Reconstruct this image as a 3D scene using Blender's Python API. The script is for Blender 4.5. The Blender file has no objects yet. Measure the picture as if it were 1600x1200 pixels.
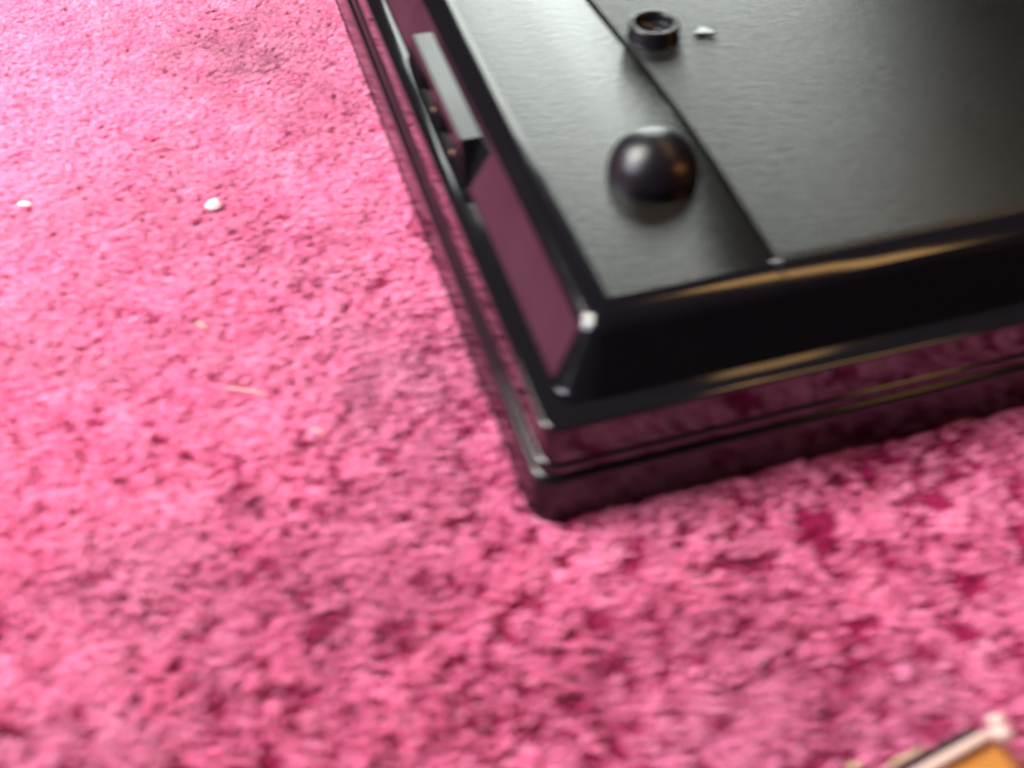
import bpy, bmesh, math
import numpy as np
from mathutils import Matrix, Vector

# ------------------------------------------------------------ camera
MM = 0.001
scn = bpy.context.scene
COL = scn.collection
PITCH, ROLL = math.radians(47.262), math.radians(-0.533)
FPX, CAM_H = 1737.1, 200 * MM
fw = Vector((0, math.cos(PITCH), -math.sin(PITCH)))
rt = Vector((1, 0, 0)); up = rt.cross(fw)
r2 = rt * math.cos(ROLL) + up * math.sin(ROLL)
u2 = -rt * math.sin(ROLL) + up * math.cos(ROLL)
cam = bpy.data.cameras.new("camera"); cam_o = bpy.data.objects.new("camera", cam); COL.objects.link(cam_o)
M = Matrix.Identity(4)
for i, v in enumerate((r2, u2, -fw)):
    for j in range(3): M[j][i] = v[j]
M[2][3] = CAM_H
cam_o.matrix_world = M
cam.sensor_width = 36; cam.lens = 36 * FPX / 1600
cam.clip_start = 0.005; cam.clip_end = 50
cam.dof.use_dof = True; cam.dof.focus_distance = 0.50
cam.dof.aperture_fstop = cam.lens / 2.9      # an opening of 2.9 mm
cam.dof.aperture_ratio = 0.5
scn.camera = cam_o

# ------------------------------------------------------------ light (indoors: a dim room, two windows, two warm lamps, one added key light)
world = bpy.data.worlds.new("World"); scn.world = world; world.use_nodes = True
bg = world.node_tree.nodes["Background"]
bg.inputs[0].default_value = (0.9, 0.85, 0.95, 1); bg.inputs[1].default_value = 0.02
scn.view_settings.view_transform = 'Standard'; scn.view_settings.look = 'None'
scn.view_settings.exposure = 0.0; scn.view_settings.gamma = 1.0


def area(name, az, el, dist, w, h, rad, color, tilt_to=(0, 0.15, 0.02), upright=False):
    """Rectangular lamp of radiance rad at azimuth/elevation (degrees, 0 = straight ahead of the camera, + = right)."""
    L = bpy.data.lights.new(name, 'AREA'); L.shape = 'RECTANGLE'; L.size = w; L.size_y = h
    L.energy = rad * math.pi * w * h; L.color = color
    o = bpy.data.objects.new(name, L); COL.objects.link(o)
    a, e = math.radians(az), math.radians(el)
    T = Vector(tilt_to)
    o.location = T + dist * Vector((math.sin(a) * math.cos(e), math.cos(a) * math.cos(e), math.sin(e)))
    d = T - o.location
    if upright: d.z = 0
    o.rotation_euler = d.to_track_quat('-Z', 'Y').to_euler()
    return o


area("window_light_ahead", 4.4, 19.8, 1.0, 0.39, 0.67, 8.0, (0.93, 1.0, 0.95), upright=True)
area("lamp_light_left", -97, 36, 0.60, 0.34, 0.34, 12.0, (0.90, 0.85, 1.0))
area("added_key_light", -70, 52, 0.66, 0.38, 0.38, 27.0, (1.0, 0.98, 0.89))  # unseen key light, added to brighten the rug towards the upper left
area("ceiling_tube_lamp", 60, 59, 1.5, 1.15, 0.15, 7.5, (1.0, 0.56, 0.20))
area("small_table_lamp", 104, 25, 1.5, 0.30, 0.30, 16.0, (1.0, 0.42, 0.10))


# ------------------------------------------------------------ material helpers
def mat(name, base, rough=0.5, spec=0.5, build=None):
    m = bpy.data.materials.new(name); m.use_nodes = True
    nt = m.node_tree; b = nt.nodes["Principled BSDF"]
    b.inputs["Base Color"].default_value = (*base, 1); b.inputs["Roughness"].default_value = rough
    b.inputs["Specular IOR Level"].default_value = spec
    if build: build(nt, b)
    return m


def tex_noise(nt, scale, detail=2, vec_scale=(1, 1, 1), rot=0.0, rough=0.5):
    tc = nt.nodes.new("ShaderNodeTexCoord"); mp = nt.nodes.new("ShaderNodeMapping")
    mp.inputs["Scale"].default_value = vec_scale; mp.inputs["Rotation"].default_value = (0, 0, rot)
    n = nt.nodes.new("ShaderNodeTexNoise"); n.inputs["Scale"].default_value = scale
    n.inputs["Detail"].default_value = detail; n.inputs["Roughness"].default_value = rough
    nt.links.new(tc.outputs["Object"], mp.inputs[0]); nt.links.new(mp.outputs[0], n.inputs["Vector"])
    return n.outputs["Fac"]


def bump(nt, b, fac, strength, dist, prev=None):
    bp = nt.nodes.new("ShaderNodeBump"); bp.inputs["Strength"].default_value = strength
    bp.inputs["Distance"].default_value = dist
    nt.links.new(fac, bp.inputs["Height"])
    if prev: nt.links.new(prev, bp.inputs["Normal"])
    nt.links.new(bp.outputs[0], b.inputs["Normal"]); return bp.outputs[0]


def remap(nt, fac, a, b_, c, d):
    m = nt.nodes.new("ShaderNodeMapRange")
    for i, v in enumerate((a, b_, c, d)): m.inputs[1 + i].default_value = v
    nt.links.new(fac, m.inputs[0]); return m.outputs[0]


def gloss(r0, r1, wob=0.25):
    def f(nt, b):
        n = tex_noise(nt, 60, 4); nt.links.new(remap(nt, n, 0.3, 0.7, r0, r1), b.inputs["Roughness"])
        p = bump(nt, b, tex_noise(nt, 45, 1), wob, 0.0006)
        bump(nt, b, tex_noise(nt, 2200, 2), 0.05, 0.00008, p)
    return f


def satin(r0, r1, st):
    def f(nt, b):
        n = tex_noise(nt, 35, 5); nt.links.new(remap(nt, n, 0.25, 0.75, r0, r1), b.inputs["Roughness"])
        p = bump(nt, b, tex_noise(nt, 22, 1), 0.06, 0.0006)
        p = bump(nt, b, tex_noise(nt, 1250, 4, (0.24, 1, 1), math.radians(28), 0.7), st, 0.0003, p)
    return f


GLOSS = mat("glossy_black_plastic", (0.005, 0.0045, 0.006), build=gloss(0.05, 0.09))
RIM = mat("black_plastic_rim", (0.004, 0.0035, 0.005), spec=0.33, build=gloss(0.13, 0.18, 0.15))
HOUSING = mat("black_plastic_housing", (0.004, 0.0035, 0.005), spec=0.36, build=gloss(0.16, 0.21, 0.15))
SLOPE = mat("black_plastic_wall", (0.004, 0.0035, 0.005), build=gloss(0.09, 0.13, 0.3))
STRIP = mat("satin_black_plastic_strip", (0.006, 0.006, 0.006), spec=0.55, build=satin(0.17, 0.23, 0.45))
PANEL = mat("satin_black_plastic_panel", (0.006, 0.006, 0.006), spec=0.32, build=satin(0.21, 0.27, 0.7))
RUBBER = mat("black_rubber", (0.005, 0.0045, 0.007), spec=0.36, build=gloss(0.30, 0.35, 0.1))
DARK = mat("dark_cavity", (0.006, 0.006, 0.006), rough=0.5)
TAN = mat("tan_plastic", (0.36, 0.20, 0.13), rough=0.4)


# ------------------------------------------------------------ mesh helpers
def link(name, me, material, parent=None, smooth=True, **props):
    o = bpy.data.objects.new(name, me); COL.objects.link(o)
    if material and not me.materials: me.materials.append(material)
    if smooth:
        me.polygons.foreach_set("use_smooth", [True] * len(me.polygons))
        me.set_sharp_from_angle(angle=math.radians(50))
    if parent: o.parent = parent
    for k, v in props.items(): o[k] = v
    return o


def mesh(name, verts, faces):
    me = bpy.data.meshes.new(name)
    me.from_pydata([tuple(c * MM for c in v) for v in verts], [], faces); me.update()
    bm = bmesh.new(); bm.from_mesh(me); bmesh.ops.recalc_face_normals(bm, faces=bm.faces); bm.to_mesh(me); bm.free()
    return me


def lathe(name, prof, c, n=48):
    v = []; f = []
    for r, z in prof:
        for k in range(n):
            t = 2 * math.pi * k / n; v.append((c[0] + r * math.cos(t), c[1] + r * math.sin(t), c[2] + z))
    for i in range(len(prof) - 1):
        for k in range(n):
            a, b = i * n + k, i * n + (k + 1) % n
            f.append((a, b, b + n, a + n))
    v.append((c[0], c[1], c[2] + prof[-1][1])); top = len(v) - 1; q = (len(prof) - 1) * n
    f += [(q + k, q + (k + 1) % n, top) for k in range(n)]
    return mesh(name, v, f)


def bevel_box(name, x0, x1, y0, y1, z0, z1, w, seg=3):
    bm = bmesh.new(); bmesh.ops.create_cube(bm, size=1)
    for v in bm.verts:
        v.co = Vector(((x0 + x1) / 2 + v.co.x * (x1 - x0), (y0 + y1) / 2 + v.co.y * (y1 - y0), (z0 + z1) / 2 + v.co.z * (z1 - z0))) * MM
    if w: bmesh.ops.bevel(bm, geom=bm.edges[:], offset=w * MM, segments=seg, profile=0.5, affect='EDGES')
    me = bpy.data.meshes.new(name); bm.to_mesh(me); bm.free(); return me


def arc(p0, p1, p2, n=5):
    """quadratic curve from p0 to p2 with control p1"""
    return [((1 - t) ** 2 * p0[0] + 2 * t * (1 - t) * p1[0] + t * t * p2[0],
             (1 - t) ** 2 * p0[1] + 2 * t * (1 - t) * p1[1] + t * t * p2[1]) for t in [k / n for k in range(n + 1)]]


# ------------------------------------------------------------ the appliance (local mm: x along the front, y along the left side)
W, D = 370.0, 330.0
DEV = bpy.data.objects.new("upturned_appliance", None); COL.objects.link(DEV)
DEV.location = (4.68 * MM, 142.24 * MM, 0); DEV.rotation_euler = (0, 0, math.radians(16.139)); DEV.empty_display_size = 0.02
DEV["label"] = "glossy black plastic appliance lying upside down on the pink rug"
DEV["category"] = "appliance"


def ring(o, r, n=21):
    pts = []
    for cx, cy, a0 in ((W - o - r, D - o - r, 0), (o + r, D - o - r, 90), (o + r, o + r, 180), (W - o - r, o + r, 270)):
        for k in range(n):
            t = math.radians(a0 + 90 * k / (n - 1)); pts.append((cx + r * math.cos(t), cy + r * math.sin(t)))
    return pts


def sweep(name, prof, close_top=False):
    v = []; f = []; n = None
    for o, z, r in prof:
        R = ring(o, r); n = len(R); v += [(x, y, z) for x, y in R]
    for i in range(len(prof) - 1):
        for k in range(n):
            a, b = i * n + k, i * n + (k + 1) % n; f.append((a, b, b + n, a + n))
    if close_top: f.append(tuple(range((len(prof) - 1) * n, len(prof) * n)))
    return mesh(name, v, f)


def rp(points, r): return [(o, z, r) for o, z in points]


lower = [(1.5, -2.5), (0.4, -2.2), (0, -1.0)] + [(0.15, 3), (0.45, 9.0), (0.6, 11.3)] + arc((0.6, 11.3), (0.75, 13.3), (2.0, 13.4), 6) + [(2.6, 13.4)]
link("lower_rim", sweep("lower_rim", rp(lower, 5.0)), RIM, DEV)
bead = [(2.0, 13.2), (2.05, 15.0)] + arc((2.05, 15.0), (2.1, 16.3), (2.9, 16.35), 5) + [(3.4, 16.4)]
link("trim_bead", sweep("trim_bead", rp(bead, 4.4)), GLOSS, DEV)
upper = [(2.85, 15.9), (2.9, 17.5), (3.1, 25.0)] + [(3.12, 25.8)] + arc((3.12, 26.0), (3.15, 26.85), (4.0, 26.85), 6) + [(4.3, 26.87), (8.2, 27.05), (8.8, 27.0)]
link("upper_rim", sweep("upper_rim", rp(upper, 4.0)), GLOSS, DEV)
body = [(8.1, 26.2), (8.35, 26.8), (8.6, 27.1), (8.8, 27.35), (9.1, 27.8), (12.0, 32.65), (15.2, 37.95), (15.4, 38.3)] + arc((15.5, 38.5), (17.3, 41.4), (22.8, 41.3), 10) + [(24.0, 41.3), (24.3, 41.0), (24.4, 39.6)]
link("sloped_body", sweep("sloped_body", [(o, z, float(np.interp(o, (8.1, 15.6, 20.0), (8.6, 4.6, 4.0)))) for o, z in body], True), SLOPE, DEV)

# top face: a side strip and the main panel meeting at a seam that bows slightly
SEAM = [(18.2, 61.3), (30, 62.0), (50, 62.6), (74, 62.9), (104, 62.1), (140, 60.0), (200, 57.5), (260, 58), (305, 61)]
def seam_x(y):
    return float(np.interp(y, [s[0] for s in SEAM], [s[1] for s in SEAM]))
ys = list(np.linspace(23.0, D - 23.0, 50))
v = []; f = []
for y in ys:
    xs = seam_x(y) - 0.75
    row = [(23.0, y, 41.1), (23.1, y, 41.32), (23.8, y, 41.36), (40, y, 41.36), (xs - 0.25, y, 41.36), (xs - 0.05, y, 41.25), (xs, y, 39.7)]
    v += row
n = 7
for i in range(len(ys) - 1):
    for k in range(n - 1): f.append((i * n + k, i * n + k + 1, (i + 1) * n + k + 1, (i + 1) * n + k))
f.append(tuple(range(n)))
link("side_strip", mesh("side_strip", v, f), STRIP, DEV)

front = [(22.75, 40.6), (22.85, 41.3), (23.2, 41.42)]
ys = [q[0] for q in front] + list(np.linspace(26, D - 26, 48)); zs = [q[1] for q in front] + [41.42] * 48
v = []; f = []
for y, z in zip(ys, zs):
    xs = seam_x(y) + 0.65
    v += [(xs, y, z - 1.4), (xs + 0.03, y, z - 0.4), (xs + 0.15, y, z - 0.1), (xs + 0.45, y, z), (W * 0.5, y, z), (W - 25, y, z), (W - 24.3, y, z - 1.3)]
for i in range(len(ys) - 1):
    for k in range(n - 1): f.append((i * n + k, i * n + k + 1, (i + 1) * n + k + 1, (i + 1) * n + k))
link("main_panel", mesh("main_panel", v, f), PANEL, DEV)

rib = [(15.6, 37.9)] + arc((16.0, 38.6), (18.0, 41.75), (23.4, 41.62), 8)
v = []; f = []
for y, z in rib:
    xs = seam_x(y)
    v += [(xs - 0.75, y, z - 1.2), (xs - 0.5, y, z - 0.15), (xs + 0.3, y, z), (xs + 0.75, y, z - 1.2)]
for i in range(len(rib) - 1):
    for k in range(3): f.append((i * 4 + k, i * 4 + k + 1, (i + 1) * 4 + k + 1, (i + 1) * 4 + k))
f += [(0, 1, 2, 3), tuple(len(v) - 4 + q for q in range(4))]
link("seam_tab", mesh("seam_tab", v, f), RUBBER, DEV)

# rubber foot
fc = (47.6, 60.6, 41.4); R = 10.9
prof = [(R * 1.0, -0.3), (R, 0.6)] + [(R * math.cos(t), 0.6 + (R - 0.6) * math.sin(t)) for t in [math.radians(a) for a in range(6, 90, 6)]]
foot = link("rubber_foot", lathe("rubber_foot", prof, fc, 64), RUBBER, DEV, label="shiny domed black rubber foot")

# screw boss: ring with a recess and a hole
bc = (70.2, 117.8, 41.9)
prof = [(7.3, -0.2), (7.0, 0.25), (6.85, 3.4), (6.6, 3.85), (6.2, 4.0), (5.6, 3.95), (5.25, 3.6), (5.1, 1.6), (4.7, 1.35), (2.0, 1.3), (1.7, 1.1), (1.5, 0.2), (0.3, 0.1)]
boss = link("screw_boss", lathe("screw_boss", prof, bc, 56), RUBBER, DEV, label="short round boss with a recessed screw hole")
prof = [(1.25, 0.15), (1.25, 0.8), (1.0, 1.05), (0.2, 1.08)]
link("screw", lathe("screw", prof, bc, 20), DARK, boss)

# moulded arrow mark
ax, ay = 83.8, 115.6
v = [(ax - 3.3, ay - 1.2, 41.85), (ax + 3.0, ay - 2.8, 41.85), (ax + 0.9, ay + 3.2, 41.85),
     (ax - 3.0, ay - 1.0, 42.5), (ax + 2.7, ay - 2.5, 42.5), (ax + 0.75, ay + 2.7, 42.1)]
f = [(3, 4, 5), (0, 1, 4, 3), (1, 2, 5, 4), (2, 0, 3, 5)]
link("arrow_mark", mesh("arrow_mark", v, f), STRIP, DEV, smooth=False, label="tiny raised triangle moulded beside the boss")

# side housing with two ports, standing out of the left slope
X0, X1, Y0, Y1, Z0, Z1 = 8.9, 20.0, 92.5, 146.0, 26.4, 37.0
def fx(z): return X0 - (Z1 - z) / (Z1 - Z0) * 1.4          # the outer face leans out towards its foot
bys = [Y0, 97.5, 110, 118, 132, Y1]; bzs = [Z0, 28.2, 34.6, Z1]
def fy(i, z): return bys[i] - (Z1 - z) / (Z1 - Z0) * (7.0 if i == 0 else -4.0 if i == 5 else 0)
v = []; f = []
def idx(p): v.append(p); return len(v) - 1
g = [[idx((fx(z), fy(i, z), z)) for z in bzs] for i in range(6)]
for i in range(5):
    for k in range(3):
        if k == 1 and i in (1, 3): continue
        f.append((g[i][k], g[i + 1][k], g[i + 1][k + 1], g[i][k + 1]))
tb = [idx((X1 - 1.5, y, Z1)) for y in bys]
for i in range(5): f.append((g[i][3], g[i + 1][3], tb[i + 1], tb[i]))
for i in (0, 5):
    b0 = idx((X1 - 1.5, fy(i, Z0), Z0)); f.append((g[i][0], g[i][1], g[i][2], g[i][3], tb[i], b0))
hm = mesh("side_housing", v, f)
bm = bmesh.new(); bm.from_mesh(hm)
ed = [e for e in bm.edges if len(e.link_faces) == 2 and e.calc_face_angle(0) > 0.8]
bmesh.ops.bevel(bm, geom=ed, offset=0.35 * MM, segments=3, profile=0.5, affect='EDGES'); bm.to_mesh(hm); bm.free()
HOUS = link("side_housing", hm, HOUSING, DEV, smooth=False, label="black housing with two ports standing out of the sloped side")
for (pa, pb) in ((97.5, 110), (118, 132)):
    x1 = X0 + 4.0; xb, xt = fx(28.2), fx(34.6)
    v = [(xb, pa, 28.2), (xb, pb, 28.2), (xt, pb, 34.6), (xt, pa, 34.6), (x1, pa, 28.2), (x1, pb, 28.2), (x1, pb, 34.6), (x1, pa, 34.6)]
    f = [(4, 5, 6, 7), (0, 1, 5, 4), (1, 2, 6, 5), (2, 3, 7, 6), (3, 0, 4, 7)]
    link("port", mesh("port", v, f), DARK, HOUS, smooth=False)
    v = [(xb + 0.5, pa + 0.1, 28.3), (xb + 0.5, pa + 3.6, 28.3), (xt + 0.5, pa + 0.1, 31.6), (x1 - 1, pa + 0.1, 28.3), (x1 - 1, pa + 3.6, 28.3), (x1 - 1, pa + 0.1, 31.6)]
    link("port_contact", mesh("port_contact", v, [(0, 1, 2), (3, 5, 4), (0, 3, 4, 1), (1, 4, 5, 2), (0, 2, 5, 3)]), TAN, HOUS, smooth=False, label="tan wedge of plastic inside the port")


# ------------------------------------------------------------ rug
def rug_mat(name, attr):
    def f(nt, b):
        tc = nt.nodes.new("ShaderNodeTexCoord")
        if attr:
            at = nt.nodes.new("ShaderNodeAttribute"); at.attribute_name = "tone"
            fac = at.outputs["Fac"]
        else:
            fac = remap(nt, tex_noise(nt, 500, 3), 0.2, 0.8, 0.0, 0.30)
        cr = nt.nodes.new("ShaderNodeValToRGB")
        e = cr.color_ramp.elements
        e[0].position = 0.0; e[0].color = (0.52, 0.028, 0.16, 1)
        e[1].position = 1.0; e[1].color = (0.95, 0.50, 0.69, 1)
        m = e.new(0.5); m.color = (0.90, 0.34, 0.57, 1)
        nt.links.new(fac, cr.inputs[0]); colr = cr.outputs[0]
        if attr:
            ag = nt.nodes.new("ShaderNodeAttribute"); ag.attribute_name = "grime"
            mg = nt.nodes.new("ShaderNodeMix"); mg.data_type = 'RGBA'; mg.inputs[7].default_value = (0.50, 0.21, 0.31, 1)
            nt.links.new(ag.outputs["Fac"], mg.inputs[0]); nt.links.new(colr, mg.inputs[6]); colr = mg.outputs[2]
        nt.links.new(colr, b.inputs["Base Color"])
        b.inputs["Sheen Weight"].default_value = 0.35; b.inputs["Sheen Roughness"].default_value = 0.4
        b.inputs["Sheen Tint"].default_value = (1, 0.7, 0.85, 1)
        if attr:
            tr = nt.nodes.new("ShaderNodeBsdfTranslucent"); mx = nt.nodes.new("ShaderNodeMixShader"); mx.inputs[0].default_value = 0.5
            nt.links.new(colr, tr.inputs[0]); nt.links.new(b.outputs[0], mx.inputs[1]); nt.links.new(tr.outputs[0], mx.inputs[2])
            nt.links.new(mx.outputs[0], nt.nodes["Material Output"].inputs[0])
        if not attr: bump(nt, b, tex_noise(nt, 600, 3), 1.0, 0.002)
    return mat(name, (0.8, 0.12, 0.3), rough=0.75, spec=0.2, build=f)


PILE = rug_mat("pink_pile", True); BACK = rug_mat("pink_rug_backing", False)
S = 4000.0
me = mesh("rug", [(-S, -S, -4.5), (S, -S, -4.5), (S, S, -4.5), (-S, S, -4.5)], [(0, 1, 2, 3)])
link("rug", me, BACK, smooth=False, kind="structure", label="pink rug under the appliance")


def value_noise(x, y, s, seed):
    rg = np.random.default_rng(seed); T = rg.random((64, 64))
    u, w = x / s, y / s
    i, j = np.floor(u).astype(int), np.floor(w).astype(int); a, b = u - i, w - j
    a = a * a * (3 - 2 * a); b = b * b * (3 - 2 * b)
    g = lambda p, q: T[p % 64, q % 64]
    return (g(i, j) * (1 - a) + g(i + 1, j) * a) * (1 - b) + (g(i, j + 1) * (1 - a) + g(i + 1, j + 1) * a) * b


rng = np.random.default_rng(7)
SP = 1.45
gx, gy = np.meshgrid(np.arange(-330, 470, SP), np.arange(0, 620, SP))
gx = gx.ravel() + rng.uniform(-0.6, 0.6, gx.size) * SP; gy = gy.ravel() + rng.uniform(-0.6, 0.6, gy.size) * SP
# keep what lies in or near the camera's view of the rug, and not under the appliance
dx, dy, dz = gx, gy, -200.0
F = np.array(fw); Rv = np.array(r2); U = np.array(u2)
zc = dx * F[0] + dy * F[1] + dz * F[2]
px = 800 + FPX * (dx * Rv[0] + dy * Rv[1] + dz * Rv[2]) / zc; py = 600 - FPX * (dx * U[0] + dy * U[1] + dz * U[2]) / zc
ca, sa = math.cos(math.radians(16.139)), math.sin(math.radians(16.139))
lx = (gx - 4.68) * ca + (gy - 142.24) * sa; ly = -(gx - 4.68) * sa + (gy - 142.24) * ca
def world_at(pxl, z):
    d = F + Rv * (pxl[0] - 800) / FPX - U * (pxl[1] - 600) / FPX
    t = (z - 200) / d[2]; return (d[0] * t, d[1] * t, z)


inview = (zc > 60) & (px > -420) & (px < 2000) & (py > -230) & (py < 1520)
under = (lx > 1.5) & (ly > 1.5) & (lx < W) & (ly < D)
keep = inview & ~under
gx, gy, zc, lx, ly = gx[keep], gy[keep], zc[keep], lx[keep], ly[keep]
n = gx.size
# beyond the frame the pile is thinned out and its strands are broader
off = ((px < -100) | (px > 1700) | (py < -80) | (py > 1300))[keep]
sel = ~off | (rng.random(n) < 0.45)
gx, gy, zc, lx, ly, off = gx[sel], gy[sel], zc[sel], lx[sel], ly[sel], off[sel]
n = gx.size
NF = 10
vn = lambda sc, sd: value_noise(gx + 500, gy + 500, sc, sd)
# magenta flecks: denser towards the worn end; dens also paints weaker light into the tone
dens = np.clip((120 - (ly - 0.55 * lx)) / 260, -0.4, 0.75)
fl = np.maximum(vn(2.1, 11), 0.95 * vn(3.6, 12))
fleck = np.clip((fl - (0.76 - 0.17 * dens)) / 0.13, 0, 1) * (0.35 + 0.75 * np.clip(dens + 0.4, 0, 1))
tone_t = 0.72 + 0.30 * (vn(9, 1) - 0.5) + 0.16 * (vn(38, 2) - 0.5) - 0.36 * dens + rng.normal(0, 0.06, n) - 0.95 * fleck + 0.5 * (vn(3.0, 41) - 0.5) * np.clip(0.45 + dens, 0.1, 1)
grime = 0.22 * np.clip((vn(30, 21) * 0.6 + vn(11, 22) * 0.4 - 0.5) / 0.25, 0, 1)
for q, rad, w in (((385, 110), 18, 0.36), ((450, 200), 16, 0.30), ((590, 560), 16, 0.30), ((320, 30), 20, 0.28)):
    c = world_at(q, -1); grime += w * np.exp(-((gx - c[0]) ** 2 + (gy - c[1]) ** 2) / (2 * rad ** 2)) * (0.3 + 1.1 * vn(6, 31))
grime = np.clip(grime, 0, 0.8)
lean_az = math.radians(-12) + 1.2 * (vn(7, 3) - 0.5) + 0.7 * (vn(45, 5) - 0.5) + rng.normal(0, 0.5, n)
lean = 0.5 + 0.8 * vn(11, 4) + rng.normal(0, 0.2, n)
h_t = 4.7 + 0.8 * (vn(6, 6) - 0.5) + 1.3 * (vn(3.0, 41) - 0.5) * np.clip(0.45 + dens, 0.1, 1) + rng.normal(0, 0.17, n) - 1.1 * fleck
OX = rng.normal(0, 0.48, n * NF); OY = rng.normal(0, 0.48, n * NF)
X = np.repeat(gx, NF) + OX; Y = np.repeat(gy, NF) + OY
N = n * NF
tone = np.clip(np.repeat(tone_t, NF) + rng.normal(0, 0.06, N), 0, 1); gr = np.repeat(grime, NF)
la = np.repeat(lean_az, NF) + rng.normal(0, 0.4, N); ln = np.clip(np.repeat(lean, NF) + rng.normal(0, 0.2, N), 0.05, 1.9)
h = np.repeat(h_t, NF) + rng.normal(0, 0.25, N)
# the pile presses flat and away from the rim of the appliance
wa = rng.uniform(0, math.pi, N) ; wd = 0.33 * np.repeat(zc / 260, NF) * rng.uniform(0.7, 1.3, N) * np.where(np.repeat(off, NF), 1.6, 1.0)
wx, wy = np.cos(wa) * wd, np.sin(wa) * wd
ts = (0.0, 0.5, 0.85, 1.0); wk = (0.9, 1.0, 0.8, 0.25); lk = (0.0, 0.28, 0.75, 1.0)
V = np.empty((N, 8, 3), np.float32); TN = np.empty((N, 8), np.float32)
for k in range(4):
    cx = X + OX * 0.05 * ts[k] + np.cos(la) * ln * 2.0 * lk[k]; cy = Y + OY * 0.05 * ts[k] + np.sin(la) * ln * 2.0 * lk[k]
    hz = -4.4 + h * (ts[k] if k < 3 else 0.97)
    V[:, 2 * k, 0] = cx - wx * wk[k]; V[:, 2 * k, 1] = cy - wy * wk[k]; V[:, 2 * k, 2] = hz
    V[:, 2 * k + 1, 0] = cx + wx * wk[k]; V[:, 2 * k + 1, 1] = cy + wy * wk[k]; V[:, 2 * k + 1, 2] = hz
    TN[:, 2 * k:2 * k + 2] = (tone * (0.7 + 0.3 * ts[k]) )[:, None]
# keep fibre tips out of the appliance
vx = V[..., 0]; vy = V[..., 1]
ux = (vx - 4.68) * ca + (vy - 142.24) * sa; uy = -(vx - 4.68) * sa + (vy - 142.24) * ca
ins = (ux > -0.2) & (uy > -0.2) & (ux < W) & (uy < D)
dx_ = ux + 0.25; dy_ = uy + 0.25
pushx = ins & (dx_ < dy_); pushy = ins & ~pushx
ux = np.where(pushx, -0.25, ux); uy = np.where(pushy, -0.25, uy)
V[..., 0] = ux * ca - uy * sa + 4.68; V[..., 1] = ux * sa + uy * ca + 142.24
V *= MM
GR = np.repeat(gr, 8).astype(np.float32)
me = bpy.data.meshes.new("rug_pile")
base = (np.arange(N) * 8)[:, None]
quads = np.concatenate([base + np.array([[2 * k, 2 * k + 1, 2 * k + 3, 2 * k + 2]]) for k in range(3)], 1).reshape(-1, 4)
me.vertices.add(N * 8); me.vertices.foreach_set("co", V.ravel())
me.loops.add(quads.size); me.loops.foreach_set("vertex_index", quads.ravel().astype(np.int32))
me.polygons.add(len(quads)); me.polygons.foreach_set("loop_start", np.arange(0, quads.size, 4, dtype=np.int32))
me.polygons.foreach_set("use_smooth", np.ones(len(quads), bool))
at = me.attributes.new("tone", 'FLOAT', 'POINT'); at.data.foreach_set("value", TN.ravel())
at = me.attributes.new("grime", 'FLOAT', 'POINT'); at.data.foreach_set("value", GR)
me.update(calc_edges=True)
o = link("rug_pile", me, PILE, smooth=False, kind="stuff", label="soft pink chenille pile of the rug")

# ------------------------------------------------------------ bits on the rug
LINT = mat("white_lint", (0.72, 0.68, 0.66), rough=0.6)
STRAW = mat("yellow_fibre", (0.72, 0.58, 0.30), rough=0.6)
BEIGE = mat("beige_fibre", (0.42, 0.32, 0.20), rough=0.8)


def crumb(name, pxl, r, z, material, label, cat, seed, squash=(1, 1, 0.7)):
    bm = bmesh.new(); bmesh.ops.create_icosphere(bm, subdivisions=2, radius=r * MM)
    rg = np.random.default_rng(seed)
    for q in bm.verts: q.co = Vector([q.co[i] * squash[i] for i in range(3)]) * (1 + float(rg.normal(0, 0.13)))
    me = bpy.data.meshes.new(name); bm.to_mesh(me); bm.free()
    o = link(name, me, material, label=label, category=cat); o.location = Vector(world_at(pxl, z)) * MM
    return o


def thread(name, pts, r, z, material, label, cat, closed=False):
    """thin bent fibre through image-measured points lying on the pile"""
    P = [Vector(world_at(p, z + dz)) for *p, dz in pts]
    return tube(name, P, r, material, label, cat)


def tube(name, P, r, material, label=None, cat=None, parent=None, n=8):
    v = []; f = []
    for i, p in enumerate(P):
        t = (P[min(i + 1, len(P) - 1)] - P[max(i - 1, 0)]).normalized()
        s = t.cross(Vector((0, 0, 1))).normalized(); w = s.cross(t)
        rr = r if 0 < i < len(P) - 1 else r * 0.6
        for k in range(n):
            a = 2 * math.pi * k / n; v.append(tuple(p + s * math.cos(a) * rr + w * math.sin(a) * rr))
    for i in range(len(P) - 1):
        for k in range(n):
            a, b = i * n + k, i * n + (k + 1) % n; f.append((a, b, b + n, a + n))
    f.append(tuple(range(n))); f.append(tuple(range((len(P) - 1) * n, len(P) * n)))
    o = link(name, mesh(name, v, f), material, parent)
    if label: o["label"] = label
    if cat: o["category"] = cat
    return o


crumb("lint_crumb", (335, 320), 2.0, 1.0, LINT, "round white crumb of lint on the rug, the larger of the two", "lint", 3)
crumb("lint_crumb", (38, 319), 1.1, 1.0, LINT, "small white crumb of lint near the left edge of the rug", "lint", 5, (1.7, 0.8, 0.6))
thread("yellow_fibre", [(352, 606, 0.3), (375, 608, 0.7), (398, 612, 0.7), (418, 619, 0.2)], 0.12, 0.6, STRAW, "longest thin yellow fibre lying on the rug, bent at one end", "fibre")
thread("yellow_fibre", [(308, 502, 0.3), (315, 508, 0.6), (322, 513, 0.2)], 0.2, 0.6, STRAW, "short yellow fibre on the rug farthest from the appliance", "fibre")
thread("yellow_fibre", [(488, 668, 0.3), (496, 673, 0.6), (504, 678, 0.2)], 0.16, 0.6, STRAW, "faint yellow fibre on the rug, the one nearest the appliance corner", "fibre")

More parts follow.
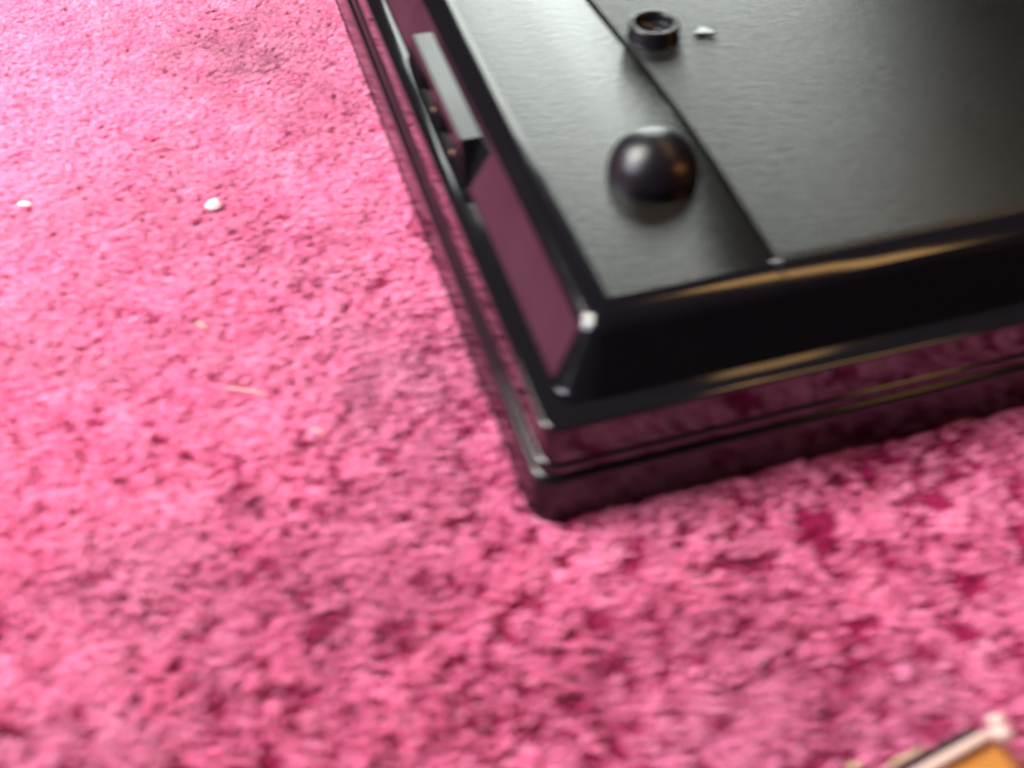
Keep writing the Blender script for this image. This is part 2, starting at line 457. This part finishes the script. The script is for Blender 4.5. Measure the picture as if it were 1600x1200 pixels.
thread("beige_thread", [(1386, 1203, 0.5), (1404, 1188, 1.2), (1424, 1180, 1.4), (1441, 1168, 0.6)], 0.55, 1.0, BEIGE, "beige thread curled on the rug beside the orange tray", "thread")
crumb("beige_crumb", (1336, 1197), 0.9, 1.0, BEIGE, "beige crumb on the rug at the bottom edge, left of the orange tray", "crumb", 9, (1.3, 1.0, 0.6))

# ------------------------------------------------------------ orange slab with pale edging (bottom right)
ORANGE = mat("orange_board", (0.40, 0.16, 0.035), rough=0.45, build=lambda nt, b: bump(nt, b, tex_noise(nt, 300, 3), 0.2, 0.0003))
PALE = mat("pale_edging", (0.50, 0.36, 0.33), rough=0.4)
BROWN = mat("brown_edge", (0.20, 0.065, 0.02), rough=0.6)
GAP_SHADE = mat("gap_shade_black", (0.012, 0.01, 0.01), rough=0.6)
ZT = 9.0
A = Vector(world_at((1556, 1142), ZT)); B = Vector(world_at((1432, 1212), ZT))
d1 = (B - A).normalized()                         # along the pale edge, towards the camera
d2 = Vector((-d1.y, d1.x, 0))
if d2.x < 0: d2 = -d2                             # into the slab
ORG = bpy.data.objects.new("orange_tray", None); COL.objects.link(ORG); ORG.location = (A.x * MM, A.y * MM, 0)
ORG["label"] = "orange tray with pale edging and a knobbed corner at the bottom right of the rug"; ORG["category"] = "tray"
e2 = (d2 + d1 * 0.12).normalized()


def slab(name, u0, u1, w0, w1, z0, z1, material, bev=0.4):
    me = bevel_box(name, 0, 1, 0, 1, 0, 1, 0)
    bm = bmesh.new(); bm.from_mesh(me)
    for q in bm.verts:
        c = q.co / MM
        p = d1 * (u0 + (u1 - u0) * c.x) + e2 * (w0 + (w1 - w0) * c.y); q.co = Vector((p.x, p.y, z0 + (z1 - z0) * c.z)) * MM
    bmesh.ops.recalc_face_normals(bm, faces=bm.faces)
    bmesh.ops.bevel(bm, geom=bm.edges[:], offset=bev * MM, segments=2, profile=0.5, affect='EDGES')
    bm.to_mesh(me); bm.free(); return link(name, me, material, ORG)


slab("board", 0.5, 70, 1.0, 60, 1.0, ZT - 0.8, ORANGE)
slab("side_wall", -1.6, 0.3, 2.4, 60, -2, ZT - 2.2, BROWN)
slab("base", 1.5, 70, -3.6, 58, -3, 5.5, GAP_SHADE)  # outset black strip stands in for the shadowed gap along the edging
P = [d1 * t + Vector((0, 0, ZT)) for t in (0, 3, 8, 16, 30, 50, 69)]
tube("edging", P, 1.15, PALE, parent=ORG, n=14)
v = []; f = []
bm = bmesh.new()
for off, r in ((d1 * -0.6 + e2 * 1.1, 1.75), (d1 * -1.2 - e2 * 1.2, 1.65)):
    q = bmesh.ops.create_uvsphere(bm, u_segments=20, v_segments=12, radius=r * MM)
    for w in q["verts"]: w.co += (off + Vector((0, 0, ZT + 0.2))) * MM
me = bpy.data.meshes.new("corner_knob"); bm.to_mesh(me); bm.free()
link("corner_knob", me, PALE, ORG)
